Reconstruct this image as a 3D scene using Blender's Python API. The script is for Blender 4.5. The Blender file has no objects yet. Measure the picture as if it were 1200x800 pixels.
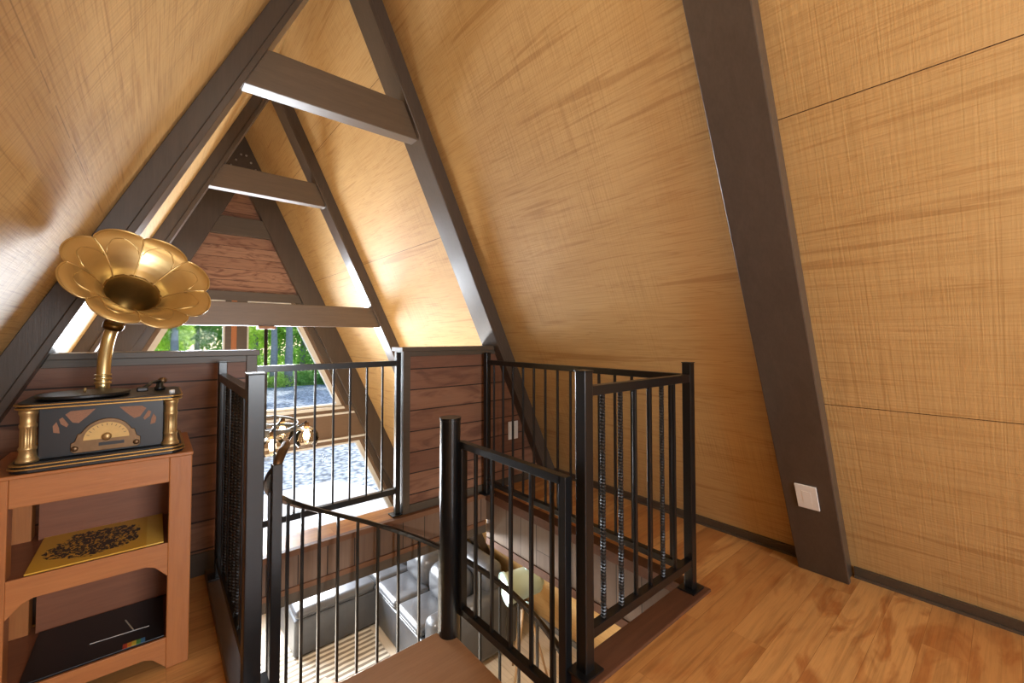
import bpy, bmesh, math, random
from math import sin, cos, pi, radians as R, sqrt, atan2
from mathutils import Vector as V, Matrix
random.seed(7)
S = bpy.context.scene
COL = S.collection

# ------------------------------------------------------------------ room numbers (metres)
AR, AL, C = 2.7114, -1.0115, 0.4776      # right / left roof plane: X = AR - C Z,  X = AL + C Z
RX = (AR + AL) / 2                        # ridge line
RZ = (AR - RX) / C
PR, W = 0.128, 0.213                      # rafter projection from the panels, rafter width along the ridge
LOW = -2.518                              # lower floor
YB, YF = -2.6, 6.65                       # rear and far gable
FRAMES = (-1.53, 0.5315, 2.5893, 4.638)
def rw(z, off=0): return AR - off - C * z
def lw(z, off=0): return AL + off + C * z

# ------------------------------------------------------------------ mesh builder
class MB:
    def __init__(self): self.v = []; self.f = []; self.sm = []
    def add(self, vs, fs, smooth=False):
        n = len(self.v); self.v += [V(p) for p in vs]
        for f in fs: self.f.append([i + n for i in f]); self.sm.append(smooth)
        return self
    def box(self, x0, x1, y0, y1, z0, z1):
        vs = [(x, y, z) for z in (z0, z1) for y in (y0, y1) for x in (x0, x1)]
        return self.add(vs, [(0,2,3,1),(4,5,7,6),(0,1,5,4),(1,3,7,5),(3,2,6,7),(2,0,4,6)])
    def prism(self, poly, ext):
        n = len(poly); a = [V(p) for p in poly]; e = V(ext)
        nrm = V((0,0,0))
        for i in range(n): nrm += (a[i]-a[0]).cross(a[(i+1)%n]-a[0])
        if nrm.dot(e) > 0: a.reverse()
        b = [p + e for p in a]
        return self.add(a + b, [tuple(range(n)), tuple(range(2*n-1, n-1, -1))] + [(i, n+i, n+(i+1)%n, (i+1)%n) for i in range(n)])
    def ring(self, outer, inner, ext):
        n = len(outer)
        for i in range(n):
            j = (i+1) % n
            self.prism([outer[i], outer[j], inner[j], inner[i]], ext)
        return self
    def bar(self, p, q, wx, wz, up=(0,0,1), twist=0, steps=1):
        p, q = V(p), V(q); d = (q-p).normalized(); u = V(up)
        if abs(d.dot(u)) > .98: u = V((1,0,0)) if abs(d.x) < .9 else V((0,1,0))
        s = d.cross(u).normalized(); t = s.cross(d).normalized()
        vs = []; fs = []
        for k in range(steps+1):
            c = p.lerp(q, k/steps); a = twist*k/steps
            s2 = s*cos(a)+t*sin(a); t2 = t*cos(a)-s*sin(a)
            for sx, tz in ((-1,-1),(1,-1),(1,1),(-1,1)): vs.append(c + s2*sx*wx/2 + t2*tz*wz/2)
        for k in range(steps):
            for i in range(4):
                fs.append((4*k+i, 4*k+(i+1)%4, 4*k+4+(i+1)%4, 4*k+4+i))
        m = 4*steps; fs += [(3,2,1,0), (m, m+1, m+2, m+3)]
        return self.add(vs, fs)
    def sweep(self, pts, prof, closed_prof=True, ups=None, smooth=False, cap=True):
        n = len(pts); m = len(prof); vs = []; fs = []
        pts = [V(p) for p in pts]
        for k in range(n):
            d = (pts[min(k+1,n-1)] - pts[max(k-1,0)]).normalized()
            u = V(ups[k]) if ups else V((0,0,1))
            if abs(d.dot(u)) > .97: u = V((0,1,0))
            s = d.cross(u).normalized(); t = s.cross(d).normalized()
            for a, b in prof: vs.append(pts[k] + s*a + t*b)
        for k in range(n-1):
            for i in range(m):
                fs.append((m*k+i, m*k+(i+1)%m, m*(k+1)+(i+1)%m, m*(k+1)+i))
        self.add(vs, fs, smooth)
        if cap: self.add(vs[:m][::-1], [tuple(range(m))]); self.add(vs[-m:], [tuple(range(m))])
        return self
    def tube(self, pts, rad, seg=10, cap=True):
        n = len(pts); pts = [V(p) for p in pts]
        rr = rad if isinstance(rad, (list, tuple)) else [rad]*n
        vs = []; fs = []
        d = (pts[1]-pts[0]).normalized(); u = V((0,0,1)) if abs(d.z) < .9 else V((1,0,0))
        s = d.cross(u).normalized()
        for k in range(n):
            d = (pts[min(k+1,n-1)] - pts[max(k-1,0)]).normalized()
            s = (s - d*s.dot(d)).normalized(); t = d.cross(s)
            for i in range(seg):
                a = 2*pi*i/seg; vs.append(pts[k] + (s*cos(a)+t*sin(a))*rr[k])
        for k in range(n-1):
            for i in range(seg): fs.append((seg*k+i, seg*k+(i+1)%seg, seg*(k+1)+(i+1)%seg, seg*(k+1)+i))
        self.add(vs, fs, True)
        if cap: self.add(vs[:seg][::-1], [tuple(range(seg))]); self.add(vs[-seg:], [tuple(range(seg))])
        return self
    def lathe(self, prof, o=(0,0,0), axis=(0,0,1), seg=24, mod=None, smooth=True):
        ax = V(axis).normalized(); u = V((0,0,1)) if abs(ax.z) < .9 else V((1,0,0))
        s = ax.cross(u).normalized(); t = ax.cross(s); o = V(o); vs = []; fs = []
        for k, (r, h) in enumerate(prof):
            for i in range(seg):
                a = 2*pi*i/seg; rr = r * (mod(a, k) if mod else 1)
                vs.append(o + ax*h + (s*cos(a)+t*sin(a))*max(rr, 1e-5))
        for k in range(len(prof)-1):
            for i in range(seg): fs.append((seg*k+i, seg*k+(i+1)%seg, seg*(k+1)+(i+1)%seg, seg*(k+1)+i))
        return self.add(vs, fs, smooth)
    def build(self, name, mat, parent=None, bevel=0, sub=0, seg=2, fix=True):
        o0 = parent_origin(parent) if parent else V((0,0,0))
        me = bpy.data.meshes.new(name)
        me.from_pydata([tuple(p - o0) for p in self.v], [], self.f)
        for p, s in zip(me.polygons, self.sm): p.use_smooth = s
        if fix:
            bm = bmesh.new(); bm.from_mesh(me)
            bmesh.ops.remove_doubles(bm, verts=bm.verts, dist=1e-5)
            bmesh.ops.recalc_face_normals(bm, faces=bm.faces); bm.to_mesh(me); bm.free()
        me.materials.append(mat)
        ob = bpy.data.objects.new(name, me); COL.objects.link(ob)
        if parent: ob.parent = parent
        if bevel:
            b = ob.modifiers.new('bevel', 'BEVEL'); b.width = bevel; b.segments = seg; b.limit_method = 'ANGLE'; b.angle_limit = R(35)
        if sub:
            b = ob.modifiers.new('sub', 'SUBSURF'); b.levels = sub; b.render_levels = sub
            for p in me.polygons: p.use_smooth = True
        return ob
def parent_origin(p):
    o = V((0,0,0))
    while p: o = o + V(p.location); p = p.parent
    return o
def tag(o, label, cat, group=None, kind=None):
    if label: o['label'] = label
    if cat: o['category'] = cat
    if group: o['group'] = group
    if kind: o['kind'] = kind
    return o
def thing(name, loc, label, cat, group=None):
    e = bpy.data.objects.new(name, None); COL.objects.link(e); e.location = loc; e.empty_display_size = .1
    return tag(e, label, cat, group)
def struct(name, mb, mat, label=None, cat=None, bevel=0):
    o = mb.build(name, mat, None, bevel); o['kind'] = 'structure'
    if label: o['label'] = label
    o['category'] = cat or name.split('_')[0]
    return o

# ------------------------------------------------------------------ materials
def newmat(name):
    m = bpy.data.materials.new(name); m.use_nodes = True
    nt = m.node_tree; b = nt.nodes['Principled BSDF']; return m, nt, b
def N(nt, t, **kw):
    n = nt.nodes.new(t)
    for k, v in kw.items():
        if k in n.inputs.keys() if hasattr(n.inputs, 'keys') else False: n.inputs[k].default_value = v
        else: setattr(n, k, v)
    return n
def L(nt, a, b): nt.links.new(a, b)
def rgb(h):
    h = h.lstrip('#'); c = [int(h[i:i+2], 16)/255 for i in (0,2,4)]
    return tuple([(x/12.92 if x <= .04045 else ((x+.055)/1.055)**2.4) for x in c] + [1])
def plain(name, col, rough=.5, metal=0, spec=None, noise=0.0, scale=30, bump=0.0, coat=0):
    m, nt, b = newmat(name); c = rgb(col) if isinstance(col, str) else tuple(col)+(1,)
    b.inputs['Base Color'].default_value = c; b.inputs['Roughness'].default_value = rough; b.inputs['Metallic'].default_value = metal
    if coat: b.inputs['Coat Weight'].default_value = coat; b.inputs['Coat Roughness'].default_value = .15
    if noise or bump:
        tc = N(nt, 'ShaderNodeTexCoord'); nz = N(nt, 'ShaderNodeTexNoise'); nz.inputs['Scale'].default_value = scale; nz.inputs['Detail'].default_value = 4
        L(nt, tc.outputs['Object'], nz.inputs['Vector'])
        if noise:
            mx = N(nt, 'ShaderNodeMix', data_type='RGBA'); mx.inputs[6].default_value = tuple(x*(1-noise) for x in c[:3])+(1,); mx.inputs[7].default_value = tuple(min(1, x*(1+noise)) for x in c[:3])+(1,)
            L(nt, nz.outputs['Fac'], mx.inputs[0]); L(nt, mx.outputs[2], b.inputs['Base Color'])
        if bump:
            bp = N(nt, 'ShaderNodeBump'); bp.inputs['Strength'].default_value = bump; bp.inputs['Distance'].default_value = .01
            L(nt, nz.outputs['Fac'], bp.inputs['Height']); L(nt, bp.outputs['Normal'], b.inputs['Normal'])
    return m
def math_node(nt, op, a, b=None, c=None):
    n = N(nt, 'ShaderNodeMath', operation=op)
    for i, x in enumerate((a, b, c)):
        if x is None: continue
        if isinstance(x, (int, float)): n.inputs[i].default_value = x
        else: L(nt, x, n.inputs[i])
    return n.outputs[0]
def mixcol(nt, fac, a, b, mode='MIX'):
    n = N(nt, 'ShaderNodeMix', data_type='RGBA', blend_type=mode)
    if isinstance(fac, (int, float)): n.inputs[0].default_value = fac
    else: L(nt, fac, n.inputs[0])
    for i, x in ((6, a), (7, b)):
        if isinstance(x, tuple): n.inputs[i].default_value = x
        else: L(nt, x, n.inputs[i])
    return n.outputs[2]
def noise_at(nt, vec, scale, detail=4, dist=0, rough=.55):
    n = N(nt, 'ShaderNodeTexNoise'); n.inputs['Scale'].default_value = scale; n.inputs['Detail'].default_value = detail
    n.inputs['Distortion'].default_value = dist; n.inputs['Roughness'].default_value = rough; L(nt, vec, n.inputs['Vector']); return n.outputs['Fac']
def mapped(nt, vec, sc, loc=(0,0,0), rot=(0,0,0)):
    n = N(nt, 'ShaderNodeMapping'); n.inputs['Scale'].default_value = sc; n.inputs['Location'].default_value = loc; n.inputs['Rotation'].default_value = rot
    L(nt, vec, n.inputs['Vector']); return n.outputs[0]
def ramp(nt, fac, stops):
    n = N(nt, 'ShaderNodeValToRGB'); cr = n.color_ramp
    while len(cr.elements) < len(stops): cr.elements.new(.5)
    for e, (p, c) in zip(cr.elements, stops): e.position = p; e.color = c
    L(nt, fac, n.inputs[0]); return n.outputs[0]
def bump(nt, b, h, strength=.3, dist=.005):
    bp = N(nt, 'ShaderNodeBump'); bp.inputs['Strength'].default_value = strength; bp.inputs['Distance'].default_value = dist
    L(nt, h, bp.inputs['Height']); L(nt, bp.outputs['Normal'], b.inputs['Normal'])

def plywood(left=False):
    m, nt, b = newmat('rough sawn plywood panel' + (' left' if left else ''))
    tc = N(nt, 'ShaderNodeTexCoord'); o = tc.outputs['Object']
    big = noise_at(nt, mapped(nt, o, (0,.45,.9)), 2.2, 3)
    band = noise_at(nt, mapped(nt, o, (0,.35,4.5)), 2.0, 5, .6)                # broad rotary-cut figure
    grain = noise_at(nt, mapped(nt, o, (0,1.6,75)), 2.0, 5)                    # fine lines along the ridge
    saw = noise_at(nt, mapped(nt, o, (0,70,1.2)), 2.0, 5)                      # saw marks across
    sawm = noise_at(nt, mapped(nt, o, (0,.8,.8), (3,1,2)), 1.6, 2)
    crs = noise_at(nt, mapped(nt, o, (0,9,26), (5,3,1)), 2.0, 4)
    c = mixcol(nt, band, rgb('#b9955f'), rgb('#cfae7a'))
    c = mixcol(nt, math_node(nt, 'MULTIPLY', big, .55), c, rgb('#c4a067'))
    g = ramp(nt, grain, [(.34,(.74,.70,.66,1)),(.5,(1,1,1,1)),(.62,(1,1,1,1)),(.72,(1.14,1.14,1.14,1))] if left else [(.34,(.84,.80,.76,1)),(.55,(1,1,1,1)),(.75,(1.0,1.0,1.0,1))])
    c = mixcol(nt, .75, c, g, 'MULTIPLY')
    sm = ramp(nt, sawm, [(.30 if left else .42,(.35 if left else 0,)*3+(1,)),(.62,(1,1,1,1))])
    s = ramp(nt, saw, [(.36,(.72,.68,.64,1)),(.48,(1,1,1,1)),(.58,(1,1,1,1)),(.68,(1.16,1.16,1.16,1))] if left else [(.36,(.80,.76,.72,1)),(.5,(1,1,1,1)),(.7,(1.08,1.08,1.08,1))])
    c = mixcol(nt, math_node(nt, 'MULTIPLY', sm, .8), c, mixcol(nt, 1.0, c, s, 'MULTIPLY'))
    streak = noise_at(nt, mapped(nt, o, (0,.55,13), (1,7,4)), 1.7, 3, .4)
    st = ramp(nt, streak, [(.0,(.70,.60,.50,1)),(.33,(.78,.70,.62,1)),(.385,(1,1,1,1)),(.47,(1,1,1,1)),(.49,(.86,.80,.73,1)),(.51,(1,1,1,1))])
    c = mixcol(nt, .8, c, st, 'MULTIPLY')
    # panel joints every 1.105 m of height (four feet up the slope)
    sp = N(nt, 'ShaderNodeSeparateXYZ'); L(nt, o, sp.inputs[0])
    f = math_node(nt, 'FRACT', math_node(nt, 'DIVIDE', math_node(nt, 'ADD', sp.outputs[2], -0.9+1.105*6+.5525), 1.105))
    dd = math_node(nt, 'ABSOLUTE', math_node(nt, 'SUBTRACT', f, .5))
    seam = math_node(nt, 'LESS_THAN', dd, .0014)
    if left:
        fl_ = math_node(nt, 'LESS_THAN', math_node(nt, 'ABSOLUTE', math_node(nt, 'SUBTRACT', sp.outputs[2], 1.73)), .0014)
        brk = math_node(nt, 'GREATER_THAN', noise_at(nt, mapped(nt, o, (0,6,0)), 2, 3), .45)
        seam = math_node(nt, 'MULTIPLY', math_node(nt, 'MULTIPLY', fl_, brk), .4)
    else:
        seam = math_node(nt, 'MULTIPLY', seam, math_node(nt, 'MAXIMUM', math_node(nt, 'LESS_THAN', sp.outputs[1], .6), math_node(nt, 'GREATER_THAN', sp.outputs[1], 2.7)))
    c = mixcol(nt, seam, c, rgb('#4a3018'))
    L(nt, c, b.inputs['Base Color']); b.inputs['Roughness'].default_value = .62; b.inputs['Specular IOR Level'].default_value = .3
    h = math_node(nt, 'ADD', math_node(nt, 'MULTIPLY', grain, .6), math_node(nt, 'MULTIPLY', saw, 1.0))
    h = math_node(nt, 'ADD', h, math_node(nt, 'MULTIPLY', crs, .8))
    h = math_node(nt, 'SUBTRACT', h, math_node(nt, 'MULTIPLY', seam, 2.0))
    bump(nt, b, h, .3, .005)
    return m

def boards(name, along, across, bw, bl, c1, c2, gap, gapw=.004, grain=.45, rough=.45, ring=1.0, spec=.4, bumpk=.25, third=None, offs=0.0, cdir=None):
    """boards: along / across are weights on object X,Y,Z"""
    m, nt, b = newmat(name)
    tc = N(nt, 'ShaderNodeTexCoord'); o = tc.outputs['Object']
    def dot(v):
        n = N(nt, 'ShaderNodeVectorMath', operation='DOT_PRODUCT'); n.inputs[1].default_value = v; L(nt, o, n.inputs[0]); return n.outputs['Value']
    a, cz = dot(along), math_node(nt, 'ADD', dot(across), offs)
    row = math_node(nt, 'FLOOR', math_node(nt, 'DIVIDE', cz, bw))
    wn = N(nt, 'ShaderNodeTexWhiteNoise', noise_dimensions='1D'); L(nt, row, wn.inputs['W'])
    ash = math_node(nt, 'ADD', a, math_node(nt, 'MULTIPLY', wn.outputs['Value'], bl))
    colm = math_node(nt, 'FLOOR', math_node(nt, 'DIVIDE', ash, bl))
    wn2 = N(nt, 'ShaderNodeTexWhiteNoise', noise_dimensions='2D')
    cv = N(nt, 'ShaderNodeCombineXYZ'); L(nt, row, cv.inputs[0]); L(nt, colm, cv.inputs[1]); L(nt, cv.outputs[0], wn2.inputs['Vector'])
    rnd = wn2.outputs['Value']
    vec = N(nt, 'ShaderNodeCombineXYZ'); L(nt, a, vec.inputs[0]); L(nt, cz, vec.inputs[1]); L(nt, math_node(nt, 'MULTIPLY', rnd, 37.0), vec.inputs[2])
    g1 = noise_at(nt, mapped(nt, vec.outputs[0], (.8,18,1)), 2.2, 4, .7*ring)
    g2 = noise_at(nt, mapped(nt, vec.outputs[0], (3,120,1)), 2.0, 4)
    g3 = noise_at(nt, mapped(nt, vec.outputs[0], (1.6,6,1)), 1.6, 3, 1.6*ring)
    c = mixcol(nt, rnd, c1, c2)
    if third: c = mixcol(nt, ramp(nt, g3, [(.48,(0,0,0,1)),(.66,(1,1,1,1))]), c, third)
    r1 = ramp(nt, g1, [(.30,(.55,.50,.46,1)),(.48,(1,1,1,1)),(.62,(1.08,1.06,1.04,1)),(.8,(.8,.76,.72,1))])
    c = mixcol(nt, grain, c, r1, 'MULTIPLY')
    r2 = ramp(nt, g2, [(.3,(.75,.72,.7,1)),(.55,(1,1,1,1))])
    c = mixcol(nt, grain*.8, c, r2, 'MULTIPLY')
    f1 = math_node(nt, 'ABSOLUTE', math_node(nt, 'SUBTRACT', math_node(nt, 'FRACT', math_node(nt, 'DIVIDE', cz, bw)), .5))
    e1 = math_node(nt, 'GREATER_THAN', f1, .5 - gapw/bw)
    f2 = math_node(nt, 'ABSOLUTE', math_node(nt, 'SUBTRACT', math_node(nt, 'FRACT', math_node(nt, 'DIVIDE', ash, bl)), .5))
    e2 = math_node(nt, 'GREATER_THAN', f2, .5 - gapw*.6/bl)
    e = math_node(nt, 'MAXIMUM', e1, e2)
    c = mixcol(nt, e, c, gap)
    L(nt, c, b.inputs['Base Color']); b.inputs['Roughness'].default_value = rough; b.inputs['Specular IOR Level'].default_value = spec
    h = math_node(nt, 'SUBTRACT', math_node(nt, 'MULTIPLY', g2, .4), math_node(nt, 'MULTIPLY', e, 2.0))
    bump(nt, b, h, bumpk, .004)
    return m
def wood(name, c1, c2, axis, rough=.4, coat=0.0, spec=.4):
    """plain stained timber, grain along axis"""
    m, nt, b = newmat(name)
    tc = N(nt, 'ShaderNodeTexCoord'); o = tc.outputs['Object']
    sc = tuple(1.0 if i == axis else 14.0 for i in range(3))
    g = noise_at(nt, mapped(nt, o, sc), 2.0, 5, .8); g2 = noise_at(nt, mapped(nt, o, tuple(x*5 for x in sc)), 2.0, 3)
    c = mixcol(nt, g, c1, c2); c = mixcol(nt, .35, c, ramp(nt, g2, [(.3,(.7,.68,.66,1)),(.6,(1,1,1,1))]), 'MULTIPLY')
    L(nt, c, b.inputs['Base Color']); b.inputs['Roughness'].default_value = rough; b.inputs['Specular IOR Level'].default_value = spec
    if coat: b.inputs['Coat Weight'].default_value = coat; b.inputs['Coat Roughness'].default_value = .2
    bump(nt, b, g2, .12, .003)
    return m
def glass(name, tint=(.96,.98,1,1), ior=1.12):
    m, nt, b = newmat(name); nt.nodes.remove(b); out = nt.nodes['Material Output']
    t = N(nt, 'ShaderNodeBsdfTransparent'); t.inputs[0].default_value = tint
    g = N(nt, 'ShaderNodeBsdfGlossy'); g.inputs['Roughness'].default_value = .02
    fr = N(nt, 'ShaderNodeFresnel'); fr.inputs[0].default_value = ior
    mx = N(nt, 'ShaderNodeMixShader'); L(nt, fr.outputs[0], mx.inputs[0]); L(nt, t.outputs[0], mx.inputs[1]); L(nt, g.outputs[0], mx.inputs[2]); L(nt, mx.outputs[0], out.inputs[0])
    return m
def emit(name, col, st):
    m, nt, b = newmat(name); b.inputs['Base Color'].default_value = col+(1,); b.inputs['Emission Color'].default_value = col+(1,); b.inputs['Emission Strength'].default_value = st
    return m

M_ply = plywood(); M_plyl = plywood(True)
M_beam = wood('dark brown stained beam', rgb('#443a32'), rgb('#554940'), 2, .30, 0, .5)
M_beamx = wood('dark brown stained tie timber', rgb('#544535'), rgb('#665442'), 0, .42, 0, .5)
M_trim = wood('grey brown painted trim', rgb('#4b4136'), rgb('#5b4f43'), 0, .42)
M_floor = boards('honey laminate floor planks', (1,0,0), (0,1,0), .127, 1.25, rgb('#b67e46'), rgb('#d3a062'), rgb('#9a6838'), .0007, .55, .34, .7, .4, .08, third=rgb('#b0743f'))
M_plankx = boards('brown stained pine boards', (1,0,0), (0,0,1), .1425, 400.0, rgb('#74503e'), rgb('#8f674f'), rgb('#2f2018'), .004, .42, .5, .8, .35, .3, third=rgb('#6b4838'), offs=.02)
M_siding = boards('red brown knotty siding', (1,0,0), (0,0,1), .15, 400.0, rgb('#8d6650'), rgb('#a27c64'), rgb('#4a3228'), .003, .6, .5, 1.5, .35, .3, third=rgb('#775240'))
M_fascx = boards('grey brown edge boarding', (0,0,1), (1,0,0), .16, 2.0, rgb('#6c5444'), rgb('#7d6350'), rgb('#2e221a'), .003, .4, .5)
M_fascy = boards('grey brown side edge boarding', (0,0,1), (0,1,0), .16, 2.0, rgb('#6a5a50'), rgb('#786a5e'), rgb('#2e2620'), .003, .4, .5)
M_nose = wood('brown edge nosing', rgb('#6a4630'), rgb('#825a3e'), 0, .45)
M_curb = wood('dark brown grained curb', rgb('#4a2e20'), rgb('#6a4530'), 0, .45)
M_curby = wood('grey brown curb', rgb('#574538'), rgb('#6b5748'), 1, .45)
M_tread = wood('mid brown stair tread', rgb('#aa8160'), rgb('#ba9370'), 0, .45)
M_steel = plain('black satin steel', '#111112', .34, .1, noise=.3, scale=12, coat=.18)
M_rib = plain('ribbed bar steel', '#333334', .36, .7)
M_steel2 = plain('black painted steel', '#101112', .30, .1, noise=.25, scale=10, coat=.25)
M_cab = wood('orange brown varnished cabinet wood', rgb('#9a5c31'), rgb('#b3733f'), 2, .4, .25)
M_cabx = wood('orange brown varnished cabinet rail', rgb('#9e6035'), rgb('#b87843'), 0, .4, .25)
M_cabin = wood('red brown cabinet panel', rgb('#7a4830'), rgb('#8c573a'), 0, .45, .15)
M_brass = plain('brushed brass', '#d8bf88', .35, .94, noise=.12, scale=8)
M_brass2 = plain('antique brass', '#b59868', .42, .8, noise=.2, scale=40)
M_brassd = plain('dark brass', '#6a4d22', .35, .9)
M_black = plain('satin black lacquer', '#131315', .35, 0, noise=.15, scale=20)
M_gold = plain('gold edge line', '#b99256', .35, .8)
M_bronze = plain('aged bronze', '#6e553c', .4, .8, noise=.25, scale=60)
M_grille = plain('copper grille cloth', '#8a5f44', .6, .2, noise=.4, scale=300)
M_dial = plain('warm dial paper', '#c9a25c', .5, 0, noise=.15, scale=40)
M_vinyl = plain('black rubber mat', '#151414', .45)
M_white = plain('white plastic', '#e6e4df', .4)
M_jamb = plain('white painted jamb', '#dcdcd6', .5)
M_glass = glass('clear window glass')
M_leather = plain('dark grey leather', '#4a4c50', .33, 0, noise=.2, scale=9, bump=.35)
M_low = boards('pale lower floor planks', (0,1,0), (1,0,0), .18, 1.4, rgb('#cfc2ae'), rgb('#dcd2c0'), rgb('#a89880'), .002, .35, .4)
M_conc = plain('pale concrete', '#b4afa8', .8, noise=.08, scale=3)
M_bark = plain('pale grey bark', '#8d8d8c', .85, noise=.35, scale=6, bump=.4)
M_leaf = plain('bright green leaves', '#94bd5e', .6, noise=.5, scale=1.3)
M_leaf2 = plain('deep green leaves', '#6f9a4c', .6, noise=.5, scale=1.1)
M_leaf3 = plain('yellow green leaves', '#c3dc6c', .6, noise=.4, scale=1.5)

def leafy(m):
    nt = m.node_tree; b = nt.nodes['Principled BSDF']; out = nt.nodes['Material Output']
    t = N(nt, 'ShaderNodeBsdfTranslucent'); L(nt, b.inputs['Base Color'].links[0].from_socket, t.inputs[0])
    mx = N(nt, 'ShaderNodeMixShader'); mx.inputs[0].default_value = .55; L(nt, b.outputs[0], mx.inputs[1]); L(nt, t.outputs[0], mx.inputs[2]); L(nt, mx.outputs[0], out.inputs[0])
for m_ in (M_leaf, M_leaf2, M_leaf3): leafy(m_)
def rug_mat():
    m, nt, b = newmat('striped woven rug')
    tc = N(nt, 'ShaderNodeTexCoord'); sp = N(nt, 'ShaderNodeSeparateXYZ'); L(nt, tc.outputs['Object'], sp.inputs[0])
    wob = math_node(nt, 'MULTIPLY', noise_at(nt, tc.outputs['Object'], 6, 2), .03)
    y = math_node(nt, 'ADD', sp.outputs[1], wob)
    f = math_node(nt, 'FRACT', math_node(nt, 'DIVIDE', y, .082))
    s = ramp(nt, f, [(0,(0,0,0,1)),(.12,(0,0,0,1)),(.2,(1,1,1,1)),(.62,(1,1,1,1)),(.7,(0,0,0,1))])
    c = mixcol(nt, s, rgb('#857b6c'), rgb('#d8d2c4')); L(nt, c, b.inputs['Base Color']); b.inputs['Roughness'].default_value = .9
    bump(nt, b, noise_at(nt, tc.outputs['Object'], 220, 2), .4, .004); return m
M_rug = rug_mat()
def gravel_mat():
    m, nt, b = newmat('grey gravel and rock')
    tc = N(nt, 'ShaderNodeTexCoord'); o = tc.outputs['Object']
    v = N(nt, 'ShaderNodeTexVoronoi'); v.inputs['Scale'].default_value = 7; L(nt, o, v.inputs['Vector'])
    v2 = N(nt, 'ShaderNodeTexVoronoi'); v2.inputs['Scale'].default_value = 1.6; L(nt, mapped(nt, o, (1,.35,1)), v2.inputs['Vector'])
    n = noise_at(nt, o, .6, 4)
    c = ramp(nt, v.outputs['Distance'], [(0,rgb('#c6cacd')),(.45,rgb('#979ea3')),(.8,rgb('#585f66'))])
    c = mixcol(nt, .5, c, ramp(nt, v2.outputs['Distance'], [(0,(1.25,1.25,1.25,1)),(.5,(.85,.86,.88,1)),(.9,(.4,.42,.45,1))]), 'MULTIPLY')
    c = mixcol(nt, .5, c, ramp(nt, n, [(.3,(.75,.76,.78,1)),(.6,(1.1,1.1,1.1,1))]), 'MULTIPLY')
    L(nt, c, b.inputs['Base Color']); b.inputs['Roughness'].default_value = .9
    bump(nt, b, v.outputs['Distance'], .6, .05); return m
M_gravel = gravel_mat()
M_grass = plain('bright forest grass', '#9dbd5c', .8, noise=.5, scale=2.5)

# ------------------------------------------------------------------ SETTING: roof planes, floors, gables
T = .12
y0, y1 = YB, YF + .14
zt = RZ
def roof(side):
    f = rw if side > 0 else lw
    s = side
    return MB().prism([(f(LOW), y0, LOW), (f(zt), y0, zt), (RX, y0, zt + T*2.3), (f(LOW) + s*T*1.15, y0, LOW)], (0, y1-y0, 0))
struct('wall_right', roof(1), M_ply, 'sloping honey plywood panel wall on the right side', 'wall')
struct('wall_left', roof(-1), M_plyl, 'sloping honey plywood panel wall on the left side', 'wall')

HX0, HX1, HY0, HY1 = .268, 1.99, 1.0, 2.66     # stair opening
fl = MB(); LEDGE = 2.855; TH = .2
def slab(xa, xb, ya, yb): fl.box(xa, xb, ya, yb, -TH, 0)
XL0, XR0 = lw(-TH)+.115, rw(0)
xl, xr = lw(0), rw(0)
slab(xl, xr, YB, HY0-.06); slab(xl, HX0-.06, HY0-.06, HY1); slab(HX1, xr, HY0-.06, HY1); slab(xl, xr, HY1, LEDGE)
struct('floor', fl, M_floor, 'honey coloured wood plank loft floor', 'floor')
struct('floor_lower', MB().box(lw(LOW)+.02, rw(LOW)-.02, YB, YF+.1, LOW-.15, LOW), M_low, 'pale lower living room floor', 'floor')
# the loft's own ceiling below (so the lower room is closed)
struct('ceiling_lower', MB().box(xl+.05, xr-.05, YB, HY0-.08, -TH-.05, -TH-.005), M_ply, 'ceiling under the loft', 'ceiling')

# edge boarding round the stair opening
struct('trim_1', MB().box(HX0, HX1-.02, HY1-.02, HY1, -.205, -.03), M_fascx, 'vertical boarding on far edge of stair opening', 'trim')
struct('trim_2', MB().box(HX1-.02, HX1, HY0, HY1-.02, -.33, -.055), M_fascy, 'vertical boarding on right edge of stair opening', 'trim')
struct('trim_3', MB().box(HX0, HX1-.03, HY1-.035, HY1+.0, -.03, .004).box(HX0, HX1-.03, HY1-.03, HY1-.02, -.235, -.205), M_nose, 'brown nosing on far edge of stair opening', 'trim')
struct('trim_4', MB().box(HX1-.035, HX1+.05, HY0+.06, HY1-.03, -.05, .006).box(HX1-.03, HX1-.005, HY0, HY1-.03, -.38, -.33), M_curb, 'brown nosing on right edge of stair opening', 'trim')
struct('trim_5', MB().box(1.16, HX1+.035, HY0-.06, HY0+.055, -.06, .012), M_curb, 'dark brown curb board under the front railing', 'trim', .004)
struct('trim_6', MB().box(HX0-.06, HX0+.005, 1.35, HY1-.02, -.10, .03), M_curby, 'grey brown curb board under the left railing', 'trim', .004)
struct('trim_7', MB().box(HX0, HX1-.02, HY1-.018, HY1-.0, -.30, -.235), M_trim, 'grey band below far edge boarding', 'trim')
struct('trim_8', MB().box(HX0-.02, HX0, HY0, HY1, -.33, -.0), M_fascy, 'boarding on left edge of stair opening', 'trim')
struct('trim_9', MB().box(HX0, HX1, HY0-.02, HY0, -.33, -.02), M_fascx, 'boarding on near edge of stair opening', 'trim')

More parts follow.
